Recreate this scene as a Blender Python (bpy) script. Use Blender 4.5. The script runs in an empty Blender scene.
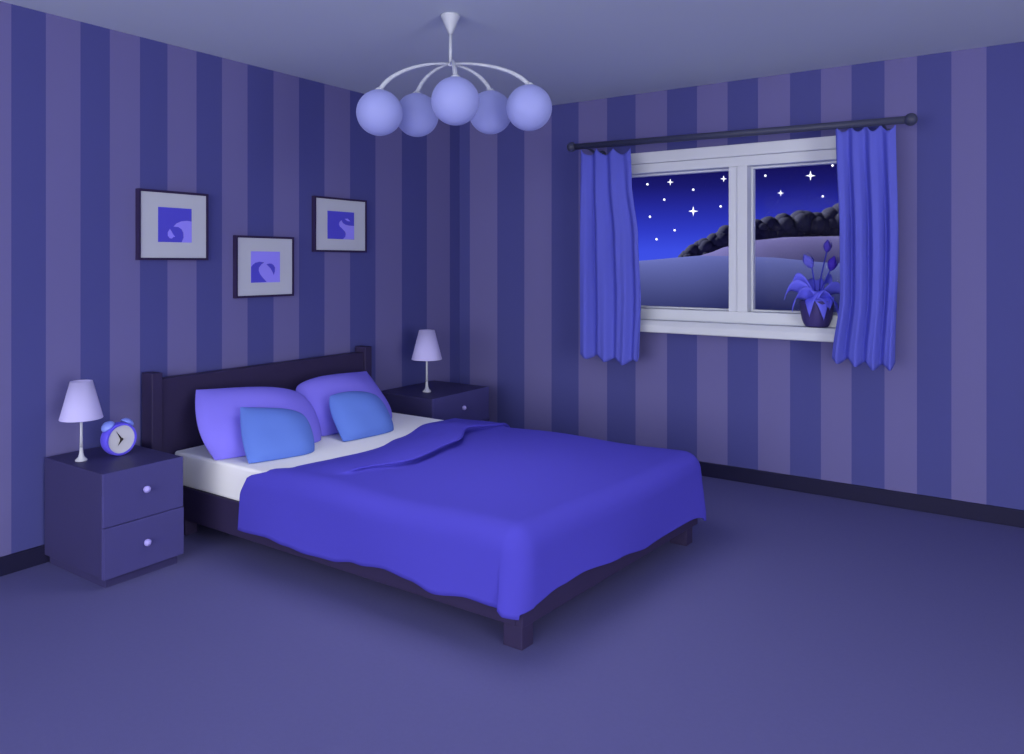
import bpy, bmesh, math, random
from mathutils import Vector, Matrix
random.seed(7)
PI = math.pi
C = bpy.context.scene.collection
S = bpy.context.scene

# ------------------------------------------------------------------ materials
def lin(c):
    r = []
    for v in c:
        v /= 255.0
        r.append(v / 12.92 if v <= 0.04045 else ((v + 0.055) / 1.055) ** 2.4)
    return (*r, 1.0)

def mat(name, rgb, rough=0.7, spec=0.15, noise=0.0, nscale=20.0, bump=0.0, bscale=200.0, emit=0.0, sheen=0.0, metallic=0.0):
    m = bpy.data.materials.new(name); m.use_nodes = True
    nt = m.node_tree; b = nt.nodes['Principled BSDF']
    col = lin(rgb)
    b.inputs['Base Color'].default_value = col
    b.inputs['Roughness'].default_value = rough
    b.inputs['Specular IOR Level'].default_value = spec
    b.inputs['Metallic'].default_value = metallic
    if sheen: b.inputs['Sheen Weight'].default_value = sheen
    if emit:
        b.inputs['Emission Color'].default_value = col
        b.inputs['Emission Strength'].default_value = emit
    tc = nt.nodes.new('ShaderNodeTexCoord')
    if noise:
        n = nt.nodes.new('ShaderNodeTexNoise'); n.inputs['Scale'].default_value = nscale
        n.inputs['Detail'].default_value = 3
        nt.links.new(tc.outputs['Object'], n.inputs['Vector'])
        r = nt.nodes.new('ShaderNodeMapRange')
        r.inputs['To Min'].default_value = 1 - noise; r.inputs['To Max'].default_value = 1 + noise
        nt.links.new(n.outputs['Fac'], r.inputs['Value'])
        mx = nt.nodes.new('ShaderNodeVectorMath'); mx.operation = 'SCALE'
        mx.inputs[0].default_value = col[:3]
        nt.links.new(r.outputs['Result'], mx.inputs['Scale'])
        nt.links.new(mx.outputs['Vector'], b.inputs['Base Color'])
    if bump:
        n = nt.nodes.new('ShaderNodeTexNoise'); n.inputs['Scale'].default_value = bscale
        nt.links.new(tc.outputs['Object'], n.inputs['Vector'])
        bp = nt.nodes.new('ShaderNodeBump'); bp.inputs['Strength'].default_value = bump
        bp.inputs['Distance'].default_value = 0.004
        nt.links.new(n.outputs['Fac'], bp.inputs['Height'])
        nt.links.new(bp.outputs['Normal'], b.inputs['Normal'])
    return m

def stripe_mat(name, axis, bounds, span, light, dark):
    """wallpaper: stripes of uneven width, bounds = coordinates where the colour flips (first flip is to dark)"""
    m = bpy.data.materials.new(name); m.use_nodes = True
    nt = m.node_tree; b = nt.nodes['Principled BSDF']
    b.inputs['Roughness'].default_value = 0.85; b.inputs['Specular IOR Level'].default_value = 0.1
    tc = nt.nodes.new('ShaderNodeTexCoord'); sp = nt.nodes.new('ShaderNodeSeparateXYZ')
    nt.links.new(tc.outputs['Object'], sp.inputs[0])
    acc = None
    for k, x in enumerate(bounds):
        gt = nt.nodes.new('ShaderNodeMath'); gt.operation = 'GREATER_THAN'; gt.inputs[1].default_value = x
        nt.links.new(sp.outputs[axis], gt.inputs[0])
        if acc is None: acc = gt; continue
        ad = nt.nodes.new('ShaderNodeMath'); ad.operation = 'ADD' if k % 2 == 0 else 'SUBTRACT'
        nt.links.new(acc.outputs[0], ad.inputs[0]); nt.links.new(gt.outputs[0], ad.inputs[1]); acc = ad
    mx = nt.nodes.new('ShaderNodeMix'); mx.data_type = 'RGBA'
    nt.links.new(acc.outputs[0], mx.inputs['Factor'])
    mx.inputs['A'].default_value = lin(light); mx.inputs['B'].default_value = lin(dark)
    nt.links.new(mx.outputs['Result'], b.inputs['Base Color'])
    return m

left_bounds = [-8.68, -8.52, -8.36, -8.20, -8.03, -7.87, -7.70, -7.54, -7.37, -7.21, -7.04, -6.88, -6.71, -6.55, -6.38, -6.22, -6.05, -5.88, -5.72, -5.55, -5.39, -5.22, -5.06, -4.90, -4.73, -4.56, -4.39, -4.22, -4.06, -3.90, -3.75, -3.595, -3.442, -3.288, -3.123, -2.973, -2.809, -2.649, -2.469, -2.300, -2.120, -1.924, -1.718, -1.498, -1.260, -1.005, -0.719, -0.424, -0.131]
# bounds alternate light->dark; -3.442 must be a light->dark flip (index 8, even)
right_bounds = [-.01, 0.110, 0.393, 0.658, 0.912, 1.153, 1.396, 1.627, 1.871, 2.092, 2.307, 2.512, 2.718, 2.908, 3.088, 3.274, 3.449, 3.627, 3.800, 3.985, 4.16, 4.34, 4.52, 4.70, 4.88, 5.06, 5.24, 5.42, 5.60, 5.78, 5.96, 6.14, 6.32, 6.50, 6.68, 6.86, 7.04, 7.22, 7.40, 7.6]
M = {}
M['wall_l'] = stripe_mat('striped_wallpaper_left', 'Y', left_bounds, (-6.6, 0.0), (107, 104, 158), (76, 79, 142))
M['wall_r'] = stripe_mat('striped_wallpaper_right', 'X', right_bounds, (0.0, 5.4), (107, 104, 158), (76, 79, 142))
M['wall_plain'] = mat('plain_wall_paint', (90, 88, 150), 0.9)
M['ceiling'] = mat('ceiling_paint', (206, 216, 228), 0.9)
M['carpet'] = mat('carpet', (97, 96, 148), 0.95, 0.05, noise=0.04, nscale=60, bump=0.3, bscale=400)
M['baseboard'] = mat('dark_baseboard', (32, 31, 62), 0.5)
M['shaded_wood'] = mat('shaded_wood', (58, 55, 100), 0.5, 0.2, noise=0.05, nscale=8)  # nightstand body: shade of the side faces put into the wood colour
M['lit_drawer_wood'] = mat('lit_drawer_wood', (72, 70, 128), 0.5, 0.2, noise=0.04, nscale=8)  # same wood on the drawer fronts, lightened as if lit more
M['bed_wood'] = mat('bed_wood', (50, 43, 78), 0.5, 0.2, noise=0.05, nscale=8)
M['knob'] = mat('lavender_knob', (165, 158, 232), 0.35, 0.4)
M['sheet'] = mat('white_sheet', (238, 240, 246), 0.9)
M['duvet'] = mat('royal_blue_duvet', (74, 69, 184), 0.85, 0.1)
M['pillow'] = mat('violet_pillowcase', (128, 120, 236), 0.9, 0.1)
M['cushion'] = mat('blue_cushion', (92, 122, 208), 0.9, 0.1)
M['curtain'] = mat('blue_curtain', (92, 98, 200), 0.85, 0.1)
M['rod'] = mat('slate_rod', (62, 66, 92), 0.45, 0.3)
M['win'] = mat('window_paint', (210, 215, 224), 0.5, 0.2)
M['lampmetal'] = mat('pale_lamp_metal', (190, 194, 208), 0.4, 0.3)
M['shade'] = mat('lavender_shade', (188, 184, 234), 0.8, 0.1, emit=0.03)
M['globe'] = mat('opal_globe', (138, 145, 204), 0.5, 0.2, emit=0.20)
M['chmetal'] = mat('chandelier_metal', (186, 192, 206), 0.45, 0.3)
M['clockblue'] = mat('clock_blue', (98, 88, 235), 0.4, 0.3)
M['bell'] = mat('clock_bell', (128, 148, 240), 0.3, 0.4)
M['dial'] = mat('clock_dial', (198, 200, 212), 0.6)
M['hand'] = mat('clock_hand', (48, 42, 40), 0.6)
M['frame'] = mat('picture_frame', (50, 40, 76), 0.5)
M['mat'] = mat('picture_mat', (188, 193, 206), 0.8)
M['art_dark'] = mat('print_dark', (82, 78, 206), 0.8)
M['art_light'] = mat('print_light', (150, 142, 252), 0.8)
M['pot'] = mat('plum_pot', (66, 58, 118), 0.55, 0.2)
M['soil'] = mat('soil', (40, 34, 50), 0.9)
M['leaf'] = mat('blue_leaf', (106, 108, 238), 0.6, 0.2)
M['stem'] = mat('plant_stem', (58, 58, 185), 0.6)
M['bud_a'] = mat('bud_light', (98, 98, 210), 0.6)
M['bud_b'] = mat('bud_mid', (82, 68, 188), 0.6)
M['bud_c'] = mat('bud_deep', (72, 48, 190), 0.6)
M['hill_near'] = mat('meadow_blue', (98, 104, 160), 0.95, 0.0)
M['hill_far'] = mat('meadow_mauve', (108, 102, 146), 0.95, 0.0)
M['foliage'] = mat('night_foliage', (74, 74, 90), 0.95, 0.0, noise=0.06, nscale=.5)
M['trunk'] = mat('tree_trunk', (36, 32, 36), 0.95)
M['star'] = mat('star_glow', (255, 255, 255), emit=1.2)

g = bpy.data.materials.new('window_glass'); g.use_nodes = True
nt = g.node_tree; nt.nodes.clear()
out = nt.nodes.new('ShaderNodeOutputMaterial'); mixs = nt.nodes.new('ShaderNodeMixShader')
tr = nt.nodes.new('ShaderNodeBsdfTransparent'); tr.inputs[0].default_value = (.97, .97, .99, 1)
gl = nt.nodes.new('ShaderNodeBsdfGlossy'); gl.inputs['Roughness'].default_value = .03
mixs.inputs[0].default_value = .0006
nt.links.new(tr.outputs[0], mixs.inputs[1]); nt.links.new(gl.outputs[0], mixs.inputs[2]); nt.links.new(mixs.outputs[0], out.inputs[0])
M['glass'] = g

# ------------------------------------------------------------------ helpers
def obj(name, bm, m, parent=None, smooth=False, bevel=0, seg=2, sub=0, solid=0, mats=None, offset=0):
    me = bpy.data.meshes.new(name)
    bm.normal_update(); bm.to_mesh(me); bm.free()
    for mm in (mats or [m]): me.materials.append(mm)
    if smooth:
        for p in me.polygons: p.use_smooth = True
    o = bpy.data.objects.new(name, me); C.objects.link(o)
    if solid:
        md = o.modifiers.new('solid', 'SOLIDIFY'); md.thickness = solid; md.offset = offset
    if bevel:
        md = o.modifiers.new('bevel', 'BEVEL'); md.width = bevel; md.segments = seg; md.limit_method = 'ANGLE'
    if sub:
        md = o.modifiers.new('sub', 'SUBSURF'); md.levels = sub; md.render_levels = sub
    if parent: o.parent = parent
    return o

def thing(name, label, cat, loc=(0, 0, 0), rotz=0, group=None):
    o = bpy.data.objects.new(name, None); C.objects.link(o)
    o.location = loc; o.rotation_euler = (0, 0, rotz); o.empty_display_size = .1
    o['label'] = label; o['category'] = cat
    if group: o['group'] = group
    return o

def tag(o, label=None, cat=None, group=None, kind=None):
    if label: o['label'] = label
    if cat: o['category'] = cat
    if group: o['group'] = group
    if kind: o['kind'] = kind
    return o

def box(bm, x0, x1, y0, y1, z0, z1, mi=0):
    v = [bm.verts.new((x, y, z)) for x in (x0, x1) for y in (y0, y1) for z in (z0, z1)]
    for f in ((0, 1, 3, 2), (4, 6, 7, 5), (0, 4, 5, 1), (2, 3, 7, 6), (0, 2, 6, 4), (1, 5, 7, 3)):
        fc = bm.faces.new([v[i] for i in f]); fc.material_index = mi
    return v

def lathe(bm, prof, n=32, cap0=True, cap1=True, M4=None):
    rings = []
    for r, z in prof:
        ring = []
        for i in range(n):
            a = 2 * PI * i / n
            p = Vector((r * math.cos(a), r * math.sin(a), z))
            if M4: p = M4 @ p
            ring.append(bm.verts.new(p))
        rings.append(ring)
    for a, b in zip(rings, rings[1:]):
        for i in range(n):
            j = (i + 1) % n
            bm.faces.new((a[i], a[j], b[j], b[i]))
    if cap0: bm.faces.new(rings[0][::-1])
    if cap1: bm.faces.new(rings[-1])

def tube(bm, pts, rads, n=10, caps=True):
    pts = [Vector(p) for p in pts]
    if not hasattr(rads, '__len__'): rads = [rads] * len(pts)
    rings = []; ref = None
    for i, p in enumerate(pts):
        t = (pts[min(i + 1, len(pts) - 1)] - pts[max(i - 1, 0)]).normalized()
        if ref is None:
            ref = Vector((0, 0, 1)) if abs(t.z) < .9 else Vector((1, 0, 0))
        u = (ref - t * ref.dot(t)).normalized(); w = t.cross(u); ref = u
        rings.append([bm.verts.new(p + (u * math.cos(2*PI*k/n) + w * math.sin(2*PI*k/n)) * rads[i]) for k in range(n)])
    for a, b in zip(rings, rings[1:]):
        for i in range(n):
            j = (i + 1) % n
            bm.faces.new((a[i], a[j], b[j], b[i]))
    if caps:
        bm.faces.new(rings[0][::-1]); bm.faces.new(rings[-1])

def sphere(bm, c, r, u=32, v=20, sc=(1, 1, 1)):
    m4 = Matrix.Translation(c) @ Matrix.Diagonal((*sc, 1))
    bmesh.ops.create_uvsphere(bm, u_segments=u, v_segments=v, radius=r, matrix=m4)

def interp(tab, x):
    if x <= tab[0][0]: return tab[0][1]
    for (a, va), (b, vb) in zip(tab, tab[1:]):
        if x <= b:
            t = (x - a) / (b - a); t = t * t * (3 - 2 * t)
            return va + (vb - va) * t
    return tab[-1][1]

# ------------------------------------------------------------------ camera
F = 761.682; CAM = Vector((4.002, -5.099, 1.469)); FW = Vector((-0.5619, 0.8272, 0)).normalized(); RT = Vector((FW.y, -FW.x, 0))
cd = bpy.data.cameras.new('camera'); cam = bpy.data.objects.new('camera', cd); C.objects.link(cam)
cam.location = CAM; cam.rotation_euler = (PI / 2, 0, math.atan2(-FW.x, FW.y))
cd.sensor_width = 36; cd.lens = F / 1024 * 36; cd.shift_y = -114 / 1024; cd.clip_end = 3000; cd.clip_start = .02
S.camera = cam

# ------------------------------------------------------------------ room shell
RX, RY, RZ, T = 7.5, -9.0, 2.7, 0.2
WX0, WX1, WZ0, WZ1 = 1.42, 3.16, 1.02, 2.17        # window hole
bm = bmesh.new(); box(bm, -T, 0, RY, T, -.1, RZ + .1)
tag(obj('wall_left', bm, M['wall_l']), kind='structure')
bm = bmesh.new()
box(bm, 0, WX0, 0, T, -.1, RZ + .1); box(bm, WX1, RX, 0, T, -.1, RZ + .1)
box(bm, WX0, WX1, 0, T, -.1, WZ0); box(bm, WX0, WX1, 0, T, WZ1, RZ + .1)
tag(obj('wall_right', bm, M['wall_r']), kind='structure')
bm = bmesh.new(); box(bm, RX, RX + T, RY, T, -.1, RZ + .1)
tag(obj('wall_side', bm, M['wall_plain']), kind='structure')
bm = bmesh.new(); box(bm, -T, RX + T, RY - T, RY, -.1, RZ + .1)
tag(obj('wall_back', bm, M['wall_plain']), kind='structure')
bm = bmesh.new(); box(bm, -T, RX + T, RY - T, T, -.25, 0)
tag(obj('floor', bm, M['carpet']), kind='structure')
bm = bmesh.new(); box(bm, -T, RX + T, RY - T, T, RZ, RZ + .2)
tag(obj('ceiling', bm, M['ceiling']), kind='structure')
bm = bmesh.new(); box(bm, 0, .018, RY, 0, 0, .088)
tag(obj('baseboard_left', bm, M['baseboard'], bevel=.004), kind='structure')
bm = bmesh.new(); box(bm, .018, RX, -.018, 0, 0, .096)
tag(obj('baseboard_right', bm, M['baseboard'], bevel=.004), kind='structure')

# ------------------------------------------------------------------ window
win = bpy.data.objects.new('window_1', None); C.objects.link(win); win.location = (2.33, 0, 1.02)
tag(win, 'white two-pane window in the striped wall looking out on a starry night', kind='structure')
def W(name, bm, m, **k):
    bmesh.ops.translate(bm, verts=bm.verts, vec=(-2.33, 0, -1.02))
    return obj(name, bm, m, win, **k)
# casing: raised head board with a projecting cornice, wide side boards, bottom rail
bm = bmesh.new()
box(bm, 1.38, 3.20, -.05, -.001, 2.182, 2.262)
W('window_head', bm, M['win'], bevel=.006)
bm = bmesh.new()
box(bm, 1.40, 3.18, -.018, .14, 2.118, 2.182)           # head rail
box(bm, 1.40, 1.48, -.018, .14, 1.03, 2.118)
box(bm, 3.08, 3.18, -.018, .14, 1.03, 2.118)
box(bm, 1.48, 3.08, -.018, .14, 1.03, 1.142)            # bottom rail
W('window_frame', bm, M['win'], bevel=.003)
bm = bmesh.new()
box(bm, 2.318, 2.378, -.012, .14, 1.142, 2.118); box(bm, 2.378, 2.447, -.022, .14, 1.142, 2.118)
W('mullion', bm, M['win'], bevel=.003)
for x0, x1 in ((1.48, 2.318), (2.447, 3.08)):
    bm = bmesh.new()
    t = .012
    box(bm, x0, x0 + t, .07, .12, 1.142, 2.118); box(bm, x1 - t, x1, .07, .12, 1.142, 2.118)
    box(bm, x0 + t, x1 - t, .07, .12, 1.142, 1.142 + t); box(bm, x0 + t, x1 - t, .07, .12, 2.118 - t, 2.118)
    sash = W('sash', bm, M['win'])
    bm = bmesh.new(); box(bm, x0 + t, x1 - t, .092, .098, 1.142 + t, 2.118 - t)
    p = W('glass_pane', bm, M['glass']); p.parent = sash
# sill: flat shelf, bevelled nose, upright front
bm = bmesh.new()
prof = [(-.001, 1.066), (-.128, 1.066), (-.150, 1.036), (-.152, 1.030), (-.152, .990), (-.146, .984), (-.001, .984)]
a = [bm.verts.new((1.36, y, z)) for y, z in prof]; b = [bm.verts.new((3.22, y, z)) for y, z in prof]
for i in range(len(prof)):
    j = (i + 1) % len(prof); bm.faces.new((a[i], a[j], b[j], b[i]))
bm.faces.new(a[::-1]); bm.faces.new(b)
W('window_sill', bm, M['win'])

# ------------------------------------------------------------------ curtain rod
CY = -.25
rod = thing('curtain_rod', 'long dark slate curtain rod with ball ends above the window', 'curtain rod', (2.33, 0, 2.31))
def L(bm, o):
    bmesh.ops.translate(bm, verts=bm.verts, vec=[-c for c in o.location]); return bm
z0r, z1r = 2.316, 2.284
bm = bmesh.new(); tube(bm, [(1.25, CY, z0r), (3.43, CY, z1r)], .022, 16)
obj('pole', L(bm, rod), M['rod'], rod, smooth=True)
for x, z in ((1.235, z0r), (3.445, z1r)):
    bm = bmesh.new(); sphere(bm, (x, CY, z), .036)
    obj('finial', L(bm, rod), M['rod'], rod, smooth=True)
for x in (1.36, 3.30):
    z = z0r + (z1r - z0r) * (x - 1.25) / 2.18
    bm = bmesh.new(); tube(bm, [(x, -.001, z - .03), (x, -.15, z - .03), (x, CY, z - .012)], .009, 10)
    lathe(bm, [(.026, 0), (.026, .008)], 20, M4=Matrix.Translation((x, -.001, z - .03)) @ Matrix.Rotation(PI/2, 4, 'X'))
    obj('bracket', L(bm, rod), M['rod'], rod, smooth=False)

# ------------------------------------------------------------------ curtains
def curtain(label, edge_l, edge_r, zb, hooks, folds, gather):
    zt = 2.303
    cx = (edge_l[0][1] + edge_r[0][1]) / 2
    t = tag(None or bpy.data.objects.new('curtain', bpy.data.meshes.new('curtain')), label, 'curtain', 'blue curtains at the window')
    bm = bmesh.new(); NU, NV = 150, 70
    grid = []
    for j in range(NV + 1):
        v = j / NV
        row = []
        for i in range(NU + 1):
            u = i / NU
            # scalloped top: hooks hold the heading up, it sags between them
            s = abs(math.sin(PI * u * hooks))
            top = zt - .008 - .045 * s ** .8 - .022 * u
            bot = zb + .018 * math.cos(u * 2 * PI * folds + .6) + .012 * math.sin(u * 5 + 1)
            if u > .93: bot += .06 * ((u - .93) / .07) ** 2 if gather > 0 else .03 * ((u - .93) / .07) ** 2
            z = top + (bot - top) * v
            xl = interp(edge_l, z * -1); xr = interp(edge_r, z * -1)
            depth = .006 + .018 * min(1, v * 2.2)
            ph = u * 2 * PI * folds + .5 * math.sin(v * 2.3 + u * 4)
            x = xl + (xr - xl) * u
            y = CY - depth * (math.sin(ph) + .35 * math.sin(2 * ph + .8 + 2 * v)) - .006 * math.sin(u * 23 + v)
            row.append(bm.verts.new((x - cx, y - CY, z - zb)))
        grid.append(row)
    for j in range(NV):
        for i in range(NU):
            bm.faces.new((grid[j][i], grid[j + 1][i], grid[j + 1][i + 1], grid[j][i + 1]))
    me = t.data; bm.normal_update(); bm.to_mesh(me); bm.free(); me.materials.append(M['curtain'])
    for p in me.polygons: p.use_smooth = True
    C.objects.link(t); t.location = (cx, CY, zb)
    md = t.modifiers.new('solid', 'SOLIDIFY'); md.thickness = .005
    return t
# edges as (-z, x)
curtain('blue pleated curtain on the left side of the window, toward the room corner', [(-2.3, 1.312), (-.78, 1.312)],
        [(-2.3, 1.705), (-2.05, 1.716), (-1.63, 1.766), (-1.2, 1.785), (-.78, 1.775)], .785, 3, 3.3, 1)
curtain('blue pleated curtain beside the potted plant, nearer the ball end of the rod', [(-2.3, 3.045), (-1.6, 3.07), (-1.3, 3.072), (-.87, 3.025)],
        [(-2.3, 3.368), (-1.6, 3.382), (-.87, 3.362)], .875, 4, 3.6, -1)

# ------------------------------------------------------------------ potted plant
PX, PY, PZ = 2.895, -.058, 1.066
pl = thing('potted_plant', 'potted plant with drooping blue leaves and three buds on the window sill', 'plant', (PX, PY, PZ))
bm = bmesh.new()
lathe(bm, [(.052, 0), (.066, .004), (.077, .02), (.088, .05), (.097, .10), (.102, .158), (.102, .166), (.095, .166), (.090, .13)], 36, cap1=False)
pot = obj('pot', bm, M['pot'], pl, smooth=True)
bm = bmesh.new(); lathe(bm, [(.0905, .134), (.0905, .142), (.03, .150)], 24)
obj('soil', bm, M['soil'], pl, smooth=True)
def leaf(az, length, width, rise, droop, twist=0.0, m=M['leaf']):
    """pointed oval blade arching out of the pot; twist turns the blade on edge"""
    bm = bmesh.new(); n = 16; rows = []
    d = Vector((math.cos(az), math.sin(az), 0)); s = Vector((-d.y, d.x, 0))
    tw = (s * math.cos(twist) + Vector((0, 0, math.sin(twist)))).normalized()
    for i in range(n + 1):
        t = i / n
        r = length * math.sin(t * 1.35) / math.sin(1.35)
        z = .150 + rise * math.sin(min(1, t * 1.1) * PI * .7) - droop * t ** 2.4
        w = width * (math.sin(PI * (.12 + .88 * t) ** .75) + .02)
        c = d * r + Vector((0, 0, z))
        rows.append([bm.verts.new(c + tw * (k * w / 2) + Vector((0, 0, .010 * abs(k) * math.cos(twist)))) for k in (-1, -.5, 0, .5, 1)])
    for a, b in zip(rows, rows[1:]):
        for k in range(4): bm.faces.new((a[k], a[k+1], b[k+1], b[k]))
    return obj('leaf', bm, m, pl, smooth=True, solid=.003)
cr = math.atan2(RT.y, RT.x)          # direction to the viewer's right
for az, ln, wd, rs, dr, tw in ((176, .200, .095, .130, .085, 1.0), (200, .190, .10, .09, .125, .9), (232, .150, .115, .07, .135, .6), (268, .120, .12, .06, .150, 0),
                           (308, .145, .115, .07, .145, -.6), (350, .175, .10, .12, .105, -1.0), (158, .15, .09, .165, .03, 1.0), (22, .13, .09, .160, .04, -1.0),
                           (110, .10, .09, .15, .02, 0), (70, .10, .09, .15, .02, 0), (288, .118, .15, .050, .080, 0), (250, .10, .12, .09, .05, 0)):
    leaf(cr + math.radians(az), ln, wd, rs, dr, tw)
def bud_stem(lat, fwd, h, tilt, size, m):
    base = Vector((0, 0, .14)); d = RT * lat + FW * fwd
    pts = [base + RT*lat*.15, base + d * .35 + Vector((0, 0, (h - .14) * .45)), base + d * .75 + Vector((0, 0, (h - .14) * .8)), d + Vector((0, 0, h))]
    bm = bmesh.new(); tube(bm, pts, [.005, .0045, .004, .004], 8)
    st = obj('stem', bm, M['stem'], pl, smooth=True)
    bm = bmesh.new()
    ax = (RT * tilt + Vector((0, 0, 1))).normalized()
    q = Vector((0, 0, 1)).rotation_difference(ax).to_matrix().to_4x4()
    m4 = Matrix.Translation(d + Vector((0, 0, h - .005))) @ q
    s = size
    lathe(bm, [(.004*s, 0), (.018*s, .012*s), (.027*s, .032*s), (.026*s, .052*s), (.016*s, .074*s), (.002*s, .094*s)], 16, M4=m4)
    # three sepals that make the pointed tulip outline
    for k in range(3):
        a = 2 * PI * k / 3 + .4
        pr = []
        for j in range(6):
            t = j / 5
            r = .029 * s * math.sin(PI * (.08 + .78 * t)); z = .004*s + .098*s * t
            w = .020 * s * math.sin(PI * min(1, .1 + .9*t))
            c = Vector((math.cos(a) * r, math.sin(a) * r, z)); tt = Vector((-math.sin(a), math.cos(a), 0))
            pr.append((bm.verts.new(m4 @ (c - tt * w)), bm.verts.new(m4 @ (c * 1.03)), bm.verts.new(m4 @ (c + tt * w))))
        for A, B in zip(pr, pr[1:]):
            bm.faces.new((A[0], A[1], B[1], B[0])); bm.faces.new((A[1], A[2], B[2], B[1]))
    b = obj('bud', bm, m, st, smooth=True)
bud_stem(-.030, .0, .375, -.45, 1.0, M['bud_a'])
bud_stem(.070, .015, .475, .15, .80, M['bud_b'])
bud_stem(.082, -.01, .360, .35, .95, M['bud_c'])

# ------------------------------------------------------------------ bed
BX1, BY0, BY1 = 2.45, -2.70, -1.21
SK = lambda y: 1 + .026 * (y + 1.955) / .745
def LB_(bm, o):
    for v in bm.verts: v.co.x *= SK(v.co.y)
    return L(bm, o)
bed = thing('bed', 'dark wooden double bed with headboard against the striped wall', 'bed', (1.2, -1.955, 0))
bm = bmesh.new(); box(bm, .035, .105, -2.75, -1.235, .12, .838)
hb = obj('headboard', LB_(bm, bed), M['bed_wood'], bed, bevel=.006)
for y0, y1 in ((-2.812, -2.75), (-1.235, -1.172)):
    bm = bmesh.new(); box(bm, .022, .125, y0, y1, .0, .876)
    obj('headboard_post', LB_(bm, bed), M['bed_wood'], bed, bevel=.005)
for y0, y1 in ((BY0, BY0 + .035), (BY1 - .035, BY1)):
    bm = bmesh.new(); box(bm, .105, BX1, y0, y1, .088, .262)
    obj('side_rail', LB_(bm, bed), M['bed_wood'], bed, bevel=.004)
bm = bmesh.new(); box(bm, BX1, BX1 + .035, BY0, BY1, .088, .262)
obj('foot_rail', LB_(bm, bed), M['bed_wood'], bed, bevel=.004)
bm = bmesh.new(); box(bm, .105, BX1, BY0 + .035, BY1 - .035, .20, .235)
obj('bed_base', LB_(bm, bed), M['bed_wood'], bed)
for y0, y1 in ((BY0 + .006, BY0 + .076), (BY1 - .116, BY1 - .046)):
    bm = bmesh.new(); box(bm, BX1 - .062, BX1 + .028, y0, y1, 0, .088)
    obj('leg', LB_(bm, bed), M['bed_wood'], bed, bevel=.004)
    bm = bmesh.new(); box(bm, .15, .25, y0, y1, 0, .088)
    obj('leg', LB_(bm, bed), M['bed_wood'], bed, bevel=.004)
bm = bmesh.new(); box(bm, .135, BX1 + .02, BY0 + .006, BY1 - .006, .262, .442)
for v in bm.verts: v.co.x *= SK(v.co.y)
mt = obj('mattress', bm, M['sheet'], None, bevel=.016, seg=4)
tag(mt, 'white mattress with its head end bare on the dark bed frame', 'mattress')

# duvet: a cloth sheet over the mattress, bent round the edges and hanging to wavy hems
ZT = .468
EX, EYL, EYR, RB = 2.415, -2.650, -1.260, .10
def drape(a, b):
    ox = max(0, a - EX); oy = (EYL - b) if b < EYL else ((b - EYR) if b > EYR else 0)
    sy = -1 if b < EYL else 1
    d = math.hypot(ox, oy)
    x = min(a, EX); y = min(max(b, EYL), EYR)
    z = ZT
    # gentle crown and crumples
    z += .010 * math.sin(a * 3.1 + b * 1.7) * math.sin(b * 2.9 + .8) + .006 * math.sin(a * 7 + b * 3)
    # turned-back fold near the pillows: raised band ending in a crease
    yy = (y - EYL) / (EYR - EYL)
    xc = interp([(0, 1.30), (.1, 1.38), (.3, 1.48), (.55, 1.42), (.8, 1.25), (1, 1.28)], yy)
    amp = interp([(0, 0), (.12, .018), (.4, .038), (.75, .046), (1, .020)], yy)
    tt = (a - xc)
    # the band ends in a lip that overhangs the crease; the cloth tucks back beneath it
    k_ = amp / .042
    def pw(tab):
        if tt <= tab[0][0]: return tab[0][1]
        for (p0, q0_), (p1, q1_) in zip(tab, tab[1:]):
            if tt <= p1: return q0_ + (q1_ - q0_) * (tt - p0) / (p1 - p0)
        return tab[-1][1]
    z += 1.15 * amp * pw(((-.40, .0), (-.30, .25), (-.18, .75), (-.08, 1), (-.03, 1), (-.015, .93), (-.005, .80), (.005, .74), (.015, .68), (.025, .40), (.035, .08), (.05, 0)))
    x += k_ * pw(((-.07, 0), (-.03, .02), (-.015, .035), (-.005, .035), (.005, .0), (.015, -.045), (.025, -.06), (.035, -.05), (.05, -.02), (.07, 0)))
    if d > 0:
        q = RB * PI / 2
        th = min(d / RB, PI / 2)
        hor = RB * math.sin(th); drop = RB * (1 - math.cos(th))
        if d > q:
            e = d - q
            wav = .012 * math.sin(a * 6.5 + 1) * min(1, e / .2) if ox == 0 else .014 * math.sin(b * 6 + 2) * min(1, e / .2)
            hor += e * .05 + wav; drop += e * .995
        x += hor * ox / d; y += hor * sy * oy / d; z -= drop
    return Vector((x * SK(y), y, z))
q0 = RB * (PI / 2 - 1)
def hemL(x): return interp([(.7, .148), (.81, .150), (1.03, .165), (1.16, .150), (1.3, .133), (1.45, .132), (1.6, .160), (1.8, .195), (1.93, .190), (2.06, .165), (2.2, .178), (2.33, .166), (2.45, .145)], x)
def hemF(y): return interp([(-2.75, .145), (-2.68, .165), (-2.5, .195), (-2.35, .208), (-2.08, .185), (-1.8, .145), (-1.6, .145), (-1.35, .155), (-1.1, .11)], y)
def head(b): return interp([(-3.2, .80), (-2.86, .81), (-2.76, .85), (-2.70, .96), (-2.62, 1.05), (-2.4, 1.09), (-2.13, 1.12), (-1.88, 1.04), (-1.5, .93), (-1.2, .92)], b)
bm = bmesh.new(); NA, NB = 460, 120; grid = []
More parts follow.
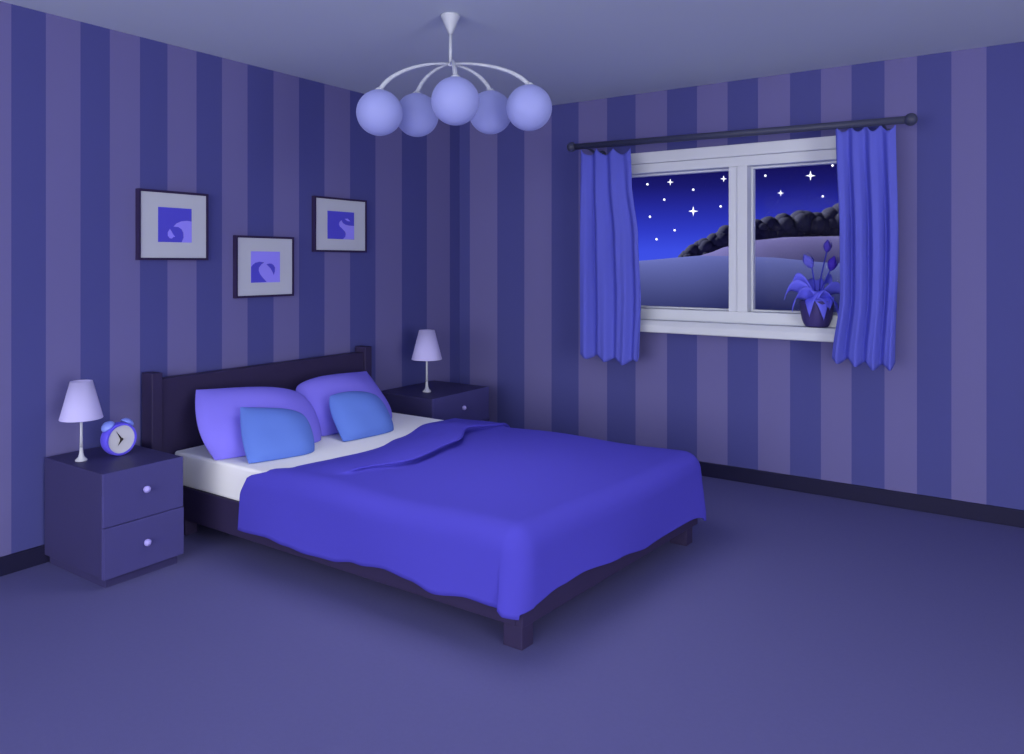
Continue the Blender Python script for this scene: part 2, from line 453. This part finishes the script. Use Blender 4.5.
for i in range(NA + 1):
    p = i / NA; row = []
    for j in range(NB + 1):
        q = j / NB
        a_n = .8 + (EX + .3 - .8) * p
        bl = EYL - (ZT - hemL(min(a_n, 2.45)) + q0); br = EYR + (ZT - .17 + q0)
        # squeeze hang near the foot corners so the corners fall to the hem height, not below
        b = bl + (br - bl) * q
        fe = EX + (ZT - hemF(min(max(b, -2.7), -1.2)) + q0)
        a = head(b) + (fe - head(b)) * p
        ox = a - EX; oy = max(EYL - b, b - EYR)
        if ox > 0 and oy > 0:
            R = ZT - (.135 if b < EYL else .14) + q0
            # map square corner onto rounded corner with a slightly lower tip
            m_ = max(ox, oy) / math.hypot(ox, oy)
            m_ = m_ * (1 + .03 * min(ox, oy) / max(ox, oy))
            ox *= m_; oy *= m_
            a = EX + ox; b = EYL - oy if b < EYL else EYR + oy
        row.append(bm.verts.new(drape(a, b)))
    grid.append(row)
for i in range(NA):
    for j in range(NB):
        bm.faces.new((grid[i][j], grid[i + 1][j], grid[i + 1][j + 1], grid[i][j + 1]))
d_ = obj('duvet', bm, M['duvet'], None, smooth=True, solid=.008, offset=-1)
tag(d_, 'royal blue duvet draped over the mattress and down to the bed foot', 'duvet')

# pillows
def pillow(name, label, cat, group, c, w, h, t, yaw, tilt, roll, m, pinch=-.05, pts=2.6, corners=(1, 1, 1, 1), bulge=-.05):
    """sewn cushion: two bulged faces meeting in a seam with pulled-out corners"""
    bm = bmesh.new(); N = 36; top = []; bot = []
    for i in range(N + 1):
        rt, rb = [], []
        for j in range(N + 1):
            u = -1 + 2 * i / N; v = -1 + 2 * j / N
            u = math.sin(u * PI / 2); v = math.sin(v * PI / 2)
            x = w / 2 * u * (1 - (bulge if u < 0 else pinch) * (1 - abs(v) ** 2) * abs(u) ** 2)
            y = h / 2 * v * (1 - pinch * (1 - abs(u) ** 2) * abs(v) ** 2)
            kc = corners[(0 if u < 0 else 1) if v > 0 else (3 if u < 0 else 2)]
            wt = (abs(u) * abs(v)) ** 2.2
            x *= 1 + (kc - 1) * wt; y *= 1 + (kc - 1) * wt
            th = t / 2 * ((1 - abs(u) ** pts) * (1 - abs(v) ** pts)) ** .62
            th *= 1 + .06 * math.sin(u * 4 + v * 2)
            if v < 0: th *= 1 + .25 * (-v)
            top_v = bm.verts.new((x, y, th)); rt.append(top_v)
            edge = i in (0, N) or j in (0, N)
            rb.append(top_v if edge else bm.verts.new((x, y, -th * .75)))
        top.append(rt); bot.append(rb)
    for i in range(N):
        for j in range(N):
            bm.faces.new((top[i][j], top[i+1][j], top[i+1][j+1], top[i][j+1]))
            bm.faces.new((bot[i][j], bot[i][j+1], bot[i+1][j+1], bot[i+1][j]))
    o = obj(name, bm, m, None, smooth=True)
    # local x -> along +y of room, local y -> up, local z -> facing +x
    base = Matrix(((0, 0, 1), (1, 0, 0), (0, 1, 0)))
    R = Matrix.Rotation(yaw, 3, 'Z') @ Matrix.Rotation(-tilt, 3, 'Y') @ base @ Matrix.Rotation(roll, 3, 'Z')
    W_ = Matrix.Translation(c) @ R.to_4x4(); Wi = W_.inverted()
    for v_ in o.data.vertices:                       # the soft underside settles flat on the mattress
        p = W_ @ v_.co
        if p.z < .445: p.z = .445; v_.co = Wi @ p
    o.matrix_world = W_
    return tag(o, label, cat, group)
rd = math.radians
K = (1.04, .84, .86, 1.0)
pillow('pillow', 'large violet pillow against the headboard, nearer the alarm clock', 'pillow', 'violet bed pillows', (.43, -2.33, .570), .64, .46, .20, rd(-8), rd(44), rd(-7), M['pillow'], corners=K, bulge=-.16)
pillow('pillow', 'large violet pillow against the headboard, farther from the alarm clock', 'pillow', 'violet bed pillows', (.405, -1.69, .572), .67, .44, .20, rd(2), rd(44), rd(-2), M['pillow'], corners=(.84, 1.04, .86, .92))
pillow('cushion', 'small blue cushion leaning on the violet pillow nearer the alarm clock', 'cushion', 'small blue cushions', (.66, -2.405, .535), .37, .33, .15, rd(-8), rd(40), rd(-12), M['cushion'], bulge=-.14, corners=(1.06, .84, .84, 1.04))
pillow('cushion', 'small blue cushion leaning on the violet pillow farther from the alarm clock', 'cushion', 'small blue cushions', (.665, -1.795, .540), .40, .34, .15, rd(0), rd(40), rd(-8), M['cushion'], bulge=-.10, corners=(.9, .84, .84, 1.06))

# ------------------------------------------------------------------ nightstands
def nightstand(label, x1, y0, y1, drawers):
    w = y1 - y0; cy = (y0 + y1) / 2
    t = thing('nightstand', label, 'nightstand', (.30, cy, 0), 0, 'dark nightstands beside the bed')
    x0 = .022
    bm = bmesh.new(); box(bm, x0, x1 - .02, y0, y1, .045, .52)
    obj('cabinet_body', L(bm, t), M['shaded_wood'], t, bevel=.003)
    bm = bmesh.new(); box(bm, x0 + .01, x1 - .045 + .02, y0 + .02, y1 - .02, 0, .046)
    obj('plinth', L(bm, t), M['shaded_wood'], t)
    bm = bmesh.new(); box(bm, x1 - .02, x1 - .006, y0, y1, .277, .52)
    a = obj('drawer', L(bm, t), M['lit_drawer_wood'], t, bevel=.002)
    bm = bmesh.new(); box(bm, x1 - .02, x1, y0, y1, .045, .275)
    b = obj('drawer', L(bm, t), M['lit_drawer_wood'], t, bevel=.002)
    for p, z, dx in ((a, .410, -.006), (b, .162, 0)):
        bm = bmesh.new(); c = Vector((x1 + dx + .017, cy, z))
        sphere(bm, c, .0165, 24, 16); tube(bm, [(x1 + dx - .001, cy, z), (x1 + dx + .012, cy, z)], .006, 12)
        obj('knob', L(bm, t), M['knob'], p, smooth=True)
    return t
nightstand('dark two-drawer nightstand carrying a lamp and the alarm clock', .575, -3.305, -2.915, 2)
nightstand('dark nightstand between the bed and the room corner, partly hidden by the duvet', .575, -1.02, -.36, 2)

# ------------------------------------------------------------------ table lamps
def table_lamp(label, x, y, z, s):
    t = thing('table_lamp', label, 'lamp', (x, y, z), 0, 'small table lamps with lavender shades')
    bm = bmesh.new(); lathe(bm, [(.026*s, 0), (.027*s, .004*s), (.024*s, .008*s), (.014*s, .018*s), (.009*s, .036*s), (.007*s, .065*s)], 28)
    obj('base', bm, M['lampmetal'], t, smooth=True)
    bm = bmesh.new(); lathe(bm, [(.0075*s, .064*s), (.006*s, .12*s), (.0055*s, .30*s), (.004*s, .32*s)], 16)
    st = obj('stem', bm, M['lampmetal'], t, smooth=True)
    bm = bmesh.new()
    lathe(bm, [(.094*s, .203*s), (.0925*s, .201*s), (.0455*s, .380*s), (.0485*s, .382*s), (.094*s, .203*s)], 48, cap0=False, cap1=False)
    obj('lamp_shade', bm, M['shade'], t, smooth=True, bevel=0)
    bm = bmesh.new()
    for k in range(3):
        a = 2 * PI * k / 3
        tube(bm, [(0, 0, .318*s), (.059*s*math.cos(a), .059*s*math.sin(a), .332*s)], .0016*s, 6)
    obj('shade_holder', bm, M['lampmetal'], st)
    return t
table_lamp('small table lamp beside the alarm clock on the near nightstand', .235, -3.235, .52, 1.0)
table_lamp('small table lamp standing on the far nightstand near the room corner', .33, -.81, .52, 1.19)

# ------------------------------------------------------------------ alarm clock
ck = thing('alarm_clock', 'round blue twin-bell alarm clock with a pale dial', 'clock', (.275, -3.075, .52), rd(2), None)
R_ = .080; zc = .080
rx = Matrix.Translation((0, 0, zc)) @ Matrix.Rotation(PI / 2, 4, 'Y')   # lathe axis -> +x
bm = bmesh.new(); lathe(bm, [(.040, -.052), (.062, -.047), (.074, -.034), (R_, -.012), (R_, .022), (R_ - .003, .028), (.068, .028), (.068, .020)], 48, M4=rx)
body = obj('clock_case', bm, M['clockblue'], ck, smooth=True)
md = body.modifiers.new('es', 'EDGE_SPLIT'); md.split_angle = rd(50)
bm = bmesh.new(); lathe(bm, [(.068, .018), (.068, .023)], 48, M4=rx)
dial = obj('dial', bm, M['dial'], ck)
def hand(ang, ln, w, x):
    bm = bmesh.new()
    d = Vector((0, math.sin(ang), math.cos(ang))); s = Vector((0, math.cos(ang), -math.sin(ang)))
    o = Vector((x, 0, zc))
    pts = [o - d * .008, o + s * w, o + d * ln * .5 + s * w * .55, o + d * ln, o + d * ln * .5 - s * w * .55, o - s * w]
    A = [bm.verts.new(p) for p in pts]; B = [bm.verts.new(p + Vector((.0015, 0, 0))) for p in pts]
    bm.faces.new(A[::-1]); bm.faces.new(B)
    for i in range(6): bm.faces.new((A[i], A[(i+1) % 6], B[(i+1) % 6], B[i]))
    obj('clock_hand', bm, M['hand'], dial)
hand(rd(-32), .052, .005, .0245); hand(rd(215), .034, .006, .0265)
bm = bmesh.new(); lathe(bm, [(.006, .023), (.006, .030), (.003, .031)], 16, M4=rx)
obj('hand_pin', bm, M['hand'], dial, smooth=True)
for s in (-1, 1):
    bm = bmesh.new()
    a = s * rd(36)
    m4 = Matrix.Translation((-.010, math.sin(a) * .0765, zc + math.cos(a) * .0765)) @ Matrix.Rotation(-a, 4, 'X')
    pr = [(.033 * math.cos(t * PI / 2 / 8), .004 + .026 * math.sin(t * PI / 2 / 8)) for t in range(9)]
    lathe(bm, [(.030, .004)] + pr[:-1] + [(.002, .030)], 28, M4=m4)
    lathe(bm, [(.006, -.004), (.006, .006)], 12, M4=m4)
    obj('bell', bm, M['bell'], ck, smooth=True)
# ------------------------------------------------------------------ pictures
def poly(bm, pts, x, mi):
    f = bm.faces.new([bm.verts.new((x, p[0], p[1])) for p in pts]); f.material_index = mi
    f.normal_update()
    if f.normal.x < 0: f.normal_flip()
def smooth_closed(pts, n=5):
    out = []; N = len(pts)
    for i in range(N):
        p0, p1, p2, p3 = pts[i-1], pts[i], pts[(i+1) % N], pts[(i+2) % N]
        for k in range(n):
            t = k / n
            out.append(tuple(.5 * (2*p1[c] + (p2[c]-p0[c])*t + (2*p0[c]-5*p1[c]+4*p2[c]-p3[c])*t*t + (3*p1[c]-p0[c]-3*p2[c]+p3[c])*t**3) for c in (0, 1)))
    return [(min(1, max(0, a)), min(1, max(0, b))) for a, b in out]
def picture(label, y0, y1, z0, z1, art, base_light, shapes, ext):
    t = thing('framed_picture', label, 'picture', (0, (y0 + y1) / 2, z0), 0, 'square framed prints above the headboard')
    D = .032; fw = .013
    bm = bmesh.new()
    for a, b, c, d in ((y0, y0 + fw, z0, z1), (y1 - fw, y1, z0, z1), (y0 + fw, y1 - fw, z0, z0 + fw), (y0 + fw, y1 - fw, z1 - fw, z1)):
        box(bm, .001, D, a, b, c, d)
    obj('picture_frame', L(bm, t), M['frame'], t)
    bm = bmesh.new(); box(bm, .001, D - .006, y0 + fw, y1 - fw, z0 + fw, z1 - fw)
    mt_ = obj('picture_mat', L(bm, t), M['mat'], t)
    w = y1 - y0; h = z1 - z0
    ay0, ay1, az0, az1 = y0 + art[0] * w, y0 + art[1] * w, z0 + art[2] * h, z0 + art[3] * h
    bm = bmesh.new(); xb = D - .006
    box(bm, xb, xb + .0012, ay0, ay1, az0, az1, 0 if not base_light else 1)
    for k, pts in enumerate(shapes):
        pts = [((p[0] - ext[0]) / (ext[1] - ext[0]), 1 - (p[1] - ext[2]) / (ext[3] - ext[2])) for p in pts]
        poly(bm, [(ay0 + u * (ay1 - ay0), az0 + v * (az1 - az0)) for u, v in pts], xb + .0018 + k * .0002, 1 if not base_light else 0)
    obj('print', L(bm, t), None, mt_, mats=[M['art_dark'], M['art_light']])
picture('square framed print closest to the near table lamp, pale hook shape on blue', -2.835, -2.412, 1.485, 1.872, (.27, .75, .26, .76), False,
        [[(485,345),(450,342),(410,347),(375,365),(355,388),(390,390),(412,405),(424,430),(426,465),(412,500),(485,500)],
         [(330,405),(315,430),(315,455),(328,472),(345,474),(355,462),(368,462),(352,442),(340,420)]], (250, 485, 253, 500))
picture('lowest of the three framed prints, pale with two dark blue curves', -2.225, -1.785, 1.255, 1.637, (.25, .75, .24, .75), True,
        [[(248,400),(262,382),(285,364),(318,356),(360,360),(335,378),(315,405),(313,432),(325,462),(348,492),(382,528),(248,532)],
         [(380,378),(400,371),(422,372),(442,384),(454,405),(453,440),(443,470),(432,440),(412,408)]], (248, 500, 268, 532))
picture('framed print nearest the room corner, pale curved shape on blue', -1.612, -1.125, 1.545, 1.922, (.24, .75, .24, .75), False,
        [[(333,335),(318,350),(312,368),(318,388),(340,408),(362,430),(369,450),(365,475),(345,497),(443,495),(443,378),(400,378),(368,372),(345,357)],
         [(360,322),(385,318),(410,341),(385,340)]], (218, 443, 262, 497))

# ------------------------------------------------------------------ chandelier
ch = thing('chandelier', 'pale five-globe chandelier hanging from the ceiling', 'chandelier', (1.625, -2.143, 2.7))
O = Vector((1.625, -2.143, 0))
bm = bmesh.new(); lathe(bm, [(.008, -.098), (.014, -.085), (.047, -.010), (.048, -.001)], 32)
obj('canopy', bm, M['chmetal'], ch, smooth=True)
bm = bmesh.new(); tube(bm, [(0, 0, -.095), (0, 0, -.245)], .008, 14); sphere(bm, (0, 0, -.243), .014, 16, 10)
obj('rod', bm, M['chmetal'], ch, smooth=True)
def cp(u, v, dep):
    return CAM + FW * dep + RT * ((u - 512) / F * dep) + Vector((0, 0, (263 - v) / F * dep))
hub = Vector((0, 0, -.243))
RG = .111
# globe centres around the hub, in metres (right, forward, height above floor)
for r, fw_, z in ((-.335, -.10, 2.195), (-.180, .11, 2.225), (.045, -.28, 2.213), (.195, .11, 2.238), (.388, -.10, 2.219)):
    c = RT * r + FW * fw_ + Vector((0, 0, z - 2.7))
    tip = c + Vector((0, 0, RG - .004))
    d = Vector((c.x, c.y, 0))
    pts = []
    for k in range(15):
        t = k / 14
        ang = t * PI / 2 * .86
        pts.append(hub + d * (math.sin(ang) / math.sin(PI / 2 * .86)) * (.93 + .07 * t) + Vector((0, 0, (tip.z - hub.z) * (1 - math.cos(ang)) / (1 - math.cos(PI / 2 * .86)))))
    bm = bmesh.new(); tube(bm, pts, [.006 + .006 * (k / 14) for k in range(15)], 12)
    lathe(bm, [(.012, -.004), (.022, .0), (.020, .010), (.010, .016)], 20, M4=Matrix.Translation(tip - Vector((0, 0, .001))))
    arm = obj('arm', bm, M['chmetal'], ch, smooth=True)
    bm = bmesh.new(); sphere(bm, c, RG, 48, 32)
    obj('glass_globe', bm, M['globe'], arm, smooth=True)

# ------------------------------------------------------------------ outside: hills, trees, stars
def hill(name, label, crest, dist, rad, s0, s1, m):
    bm = bmesh.new(); rows = []
    NS, NT = 90, 40
    for i in range(NS + 1):
        s = s0 + (s1 - s0) * i / NS
        u = 512 + s / dist * F
        v = interp(crest, u)
        zc_ = 1.469 + (263 - v) / F * dist
        row = []
        for j in range(NT + 1):
            ph = rd(-88 + 176 * j / NT)                 # section through the ridge
            row.append(bm.verts.new(Vector((CAM.x, CAM.y, 0)) + FW * (dist + rad * 1.0 * math.sin(ph)) + RT * s + Vector((0, 0, zc_ - rad * (1 - math.cos(ph))))))
        rows.append(row)
    for a, b in zip(rows, rows[1:]):
        for j in range(NT): bm.faces.new((a[j], a[j+1], b[j+1], b[j]))
    return tag(obj(name, bm, m, None, smooth=True), label, kind='structure')
hill('hill', 'near blue hillside outside the window', [(-300, 272), (300, 268), (520, 266), (638, 261.5), (665, 258), (705, 255.5), (760, 257), (838, 263), (950, 270), (1600, 268)], 55, 10, -70, 90, M['hill_near'])
hill('hill', 'farther mauve hill behind the blue hillside', [(600, 285), (670, 264), (705, 255), (725, 247), (755, 240), (790, 237), (840, 236), (1000, 238), (1500, 246)], 100, 12, 0, 140, M['hill_far'])

bm = bmesh.new(); box(bm, -300, 300, .6, 500, -9.2, -9)
tag(obj('ground', bm, M['hill_near']), 'dark low ground between the house and the hills', kind='structure')

def tree(u, vtop, vbase, wpx, label, dist=106):
    z_top = 1.469 + (263 - vtop) / F * dist; z_b = 1.469 + (263 - vbase) / F * dist - 2.5
    c = Vector((CAM.x, CAM.y, 0)) + FW * dist + RT * ((u - 512) / F * dist)
    t = thing('tree', label, 'tree', (c.x, c.y, z_b), 0, 'dark trees on the hilltop')
    h = z_top - z_b; w = wpx * 1.25 / F * dist / 2
    bm = bmesh.new(); tube(bm, [(0, 0, -1.5), (0, 0, h * .5)], [.35, .2], 8)
    obj('trunk', bm, M['trunk'], t)
    bm = bmesh.new()
    rr = max(w * .62, h * .24)
    for k in range(34):
        a = random.uniform(0, 2 * PI); q = random.random() ** .5
        zz = random.uniform(.08, 1) * (h - rr)
        lim = math.sqrt(max(.05, 1 - (zz / h) ** 3))
        m4 = Matrix.Translation((q * w * .75 * lim * math.cos(a), q * w * .75 * lim * math.sin(a), max(rr * .3, zz - .0)))
        bmesh.ops.create_icosphere(bm, subdivisions=3, radius=rr * random.uniform(.7, 1.0), matrix=m4)
    m4 = Matrix.Translation((0, 0, h - rr * .9)); bmesh.ops.create_icosphere(bm, subdivisions=3, radius=rr * .9, matrix=m4)
    for v in bm.verts: v.co += Vector((random.uniform(-1, 1), random.uniform(-1, 1), random.uniform(-1, 1))) * rr * .02
    obj('crown', bm, M['foliage'], t, smooth=True)
spots = [(686, 250, 257, 9), (693, 244, 257, 12), (704, 238, 256, 14), (714, 233, 252, 15), (726, 225, 247, 17), (740, 222, 244, 18), (756, 219, 240, 18),
         (769, 216, 239, 18), (783, 213, 238, 18), (800, 210, 237, 20), (816, 212, 237, 18), (831, 207, 237, 18), (845, 201, 237, 20), (862, 198, 237, 22), (640, 0, 0, 0)]
tree_labels = ['smallest dark tree at the low left end of the hilltop tree line', 'second dark tree from the low left end of the tree line',
    'third dark tree from the low left end of the tree line', 'fourth dark tree from the low left end of the tree line',
    'tallest dark tree seen through the left pane, touching the mullion', 'dark tree of the hilltop line hidden behind the window mullion',
    'leftmost dark tree of those seen through the right pane', 'second dark tree from the mullion in the right pane',
    'third dark tree from the mullion in the right pane', 'dark tree above the leftmost flower bud in the right pane',
    'dark tree above the tallest flower bud in the right pane', 'highest dark tree in the right pane, touching the curtain',
    'dark tree at the right end of the line, behind the curtain edge']
for (u, vt, vb, w), lb in zip(spots[:13], tree_labels):
    tree(u, vt, vb, w, lb)

def star(u, v, kind, label):
    D = 600; c = cp(u, v, D)
    bm = bmesh.new()
    px = D / F
    if kind == 0:
        bmesh.ops.create_icosphere(bm, subdivisions=2, radius=1.15 * px)
        nm = 'star'
    else:
        R = (3.4 if kind == 1 else 5.0) * px; r = (.95 if kind == 1 else 1.3) * px
        ring = []
        for k in range(8):
            a = PI / 4 * k; q = R if k % 2 == 0 else r
            ring.append(bm.verts.new(RT * (q * math.cos(a)) + Vector((0, 0, q * math.sin(a)))))
        f_ = bm.verts.new(-FW * r); b_ = bm.verts.new(FW * r)
        for k in range(8):
            bm.faces.new((ring[k], ring[(k+1) % 8], f_)); bm.faces.new((ring[(k+1) % 8], ring[k], b_))
        nm = 'star'
    o = obj(nm, bm, M['star'], None); o.location = c
    tag(o, label, 'star', 'white stars in the night sky')
star(647.5, 184.3, 0, 'dot star at the upper left of the left pane, beside the curtain')
star(664.3, 199.7, 0, 'dot star just below the small four-pointed star in the left pane')
star(650.0, 216.8, 0, 'dot star beside the left curtain, halfway up the left pane')
star(674.7, 230.3, 0, 'dot star directly above the tip of the tree line')
star(656.6, 239.3, 0, 'lowest dot star of the left pane, near the horizon')
star(693.3, 189.7, 0, 'dot star above the large four-pointed star in the left pane')
star(720.7, 206.4, 0, 'dot star beside the mullion in the left pane')
star(765.4, 175.7, 0, 'dot star at the upper left of the right pane')
star(832.6, 165.5, 0, 'topmost dot star, beside the right curtain')
star(822.8, 196.4, 0, 'dot star below the large star in the right pane')
star(670.3, 182.1, 1, 'small four-pointed star at the upper left of the left pane')
star(723.7, 178.8, 1, 'small four-pointed star close to the mullion in the left pane')
star(780.7, 193.1, 1, 'small four-pointed star in the right pane above the trees')
star(693.3, 211.2, 2, 'large four-pointed star in the middle of the left pane')
star(810.5, 175.7, 2, 'large four-pointed star high in the right pane')

# ------------------------------------------------------------------ world and lights
w = bpy.data.worlds.new('night_sky'); S.world = w; w.use_nodes = True
nt = w.node_tree; bg = nt.nodes['Background']
tc = nt.nodes.new('ShaderNodeTexCoord'); sp = nt.nodes.new('ShaderNodeSeparateXYZ'); cr_ = nt.nodes.new('ShaderNodeValToRGB')
nt.links.new(tc.outputs['Generated'], sp.inputs[0])
mr = nt.nodes.new('ShaderNodeMapRange'); mr.inputs['From Min'].default_value = -.1; mr.inputs['From Max'].default_value = .4
nt.links.new(sp.outputs['Z'], mr.inputs['Value']); nt.links.new(mr.outputs['Result'], cr_.inputs['Fac'])
els = cr_.color_ramp.elements
def P_(z): return (z + .1) / .5
els[0].position = 0; els[0].color = lin((40, 44, 120)); els[1].position = 1; els[1].color = lin((12, 10, 52))
for z, c in ((-.01, (66, 86, 236)), (.016, (62, 80, 230)), (.04, (50, 62, 202)), (.06, (42, 50, 175)), (.08, (35, 38, 145)), (.098, (27, 27, 112)), (.118, (21, 18, 88))):
    e = els.new(P_(z)); e.color = lin(c)
nt.links.new(cr_.outputs['Color'], bg.inputs['Color']); bg.inputs['Strength'].default_value = 1

def area(name, loc, target, sx, sy, power, col):
    d = bpy.data.lights.new(name, 'AREA'); d.shape = 'RECTANGLE'; d.size = sx; d.size_y = sy; d.energy = power; d.color = col
    o = bpy.data.objects.new(name, d); C.objects.link(o); o.location = loc
    o.rotation_euler = (Vector(target) - Vector(loc)).to_track_quat('-Z', 'Z').to_euler()
    return o
LC = (1.0, .975, .93)
area('fill_light_back', (3.2, -8.9, 1.45), (3.2, 0, 1.45), 6.6, 2.4, 318, LC)  # unseen fill panel added before the solid back wall
area('fill_light_side', (7.4, -4.8, 1.45), (0, -4.8, 1.45), 7.0, 2.4, 425, LC)  # second added fill, off to the side; no window in that wall
sp_ = bpy.data.lights.new('overhead_fill', 'SPOT'); sp_.energy = 62; sp_.spot_size = rd(150); sp_.spot_blend = 1; sp_.shadow_soft_size = .5; sp_.color = LC  # added soft spot near the chandelier, brightens bed and floor from above
so = bpy.data.objects.new('overhead_fill', sp_); C.objects.link(so); so.location = (1.9, -2.3, 2.0)
sd = bpy.data.lights.new('moon', 'SUN'); sd.energy = 7.5; sd.angle = rd(3); sd.color = (.9, .93, 1)
so = bpy.data.objects.new('moon', sd); C.objects.link(so)
so.rotation_euler = Vector((.80, 0, -.60)).to_track_quat('-Z', 'Y').to_euler()

S.view_settings.view_transform = 'Standard'; S.view_settings.look = 'None'
S.view_settings.gamma = 1; S.view_settings.exposure = 0; S.view_settings.use_curve_mapping = False
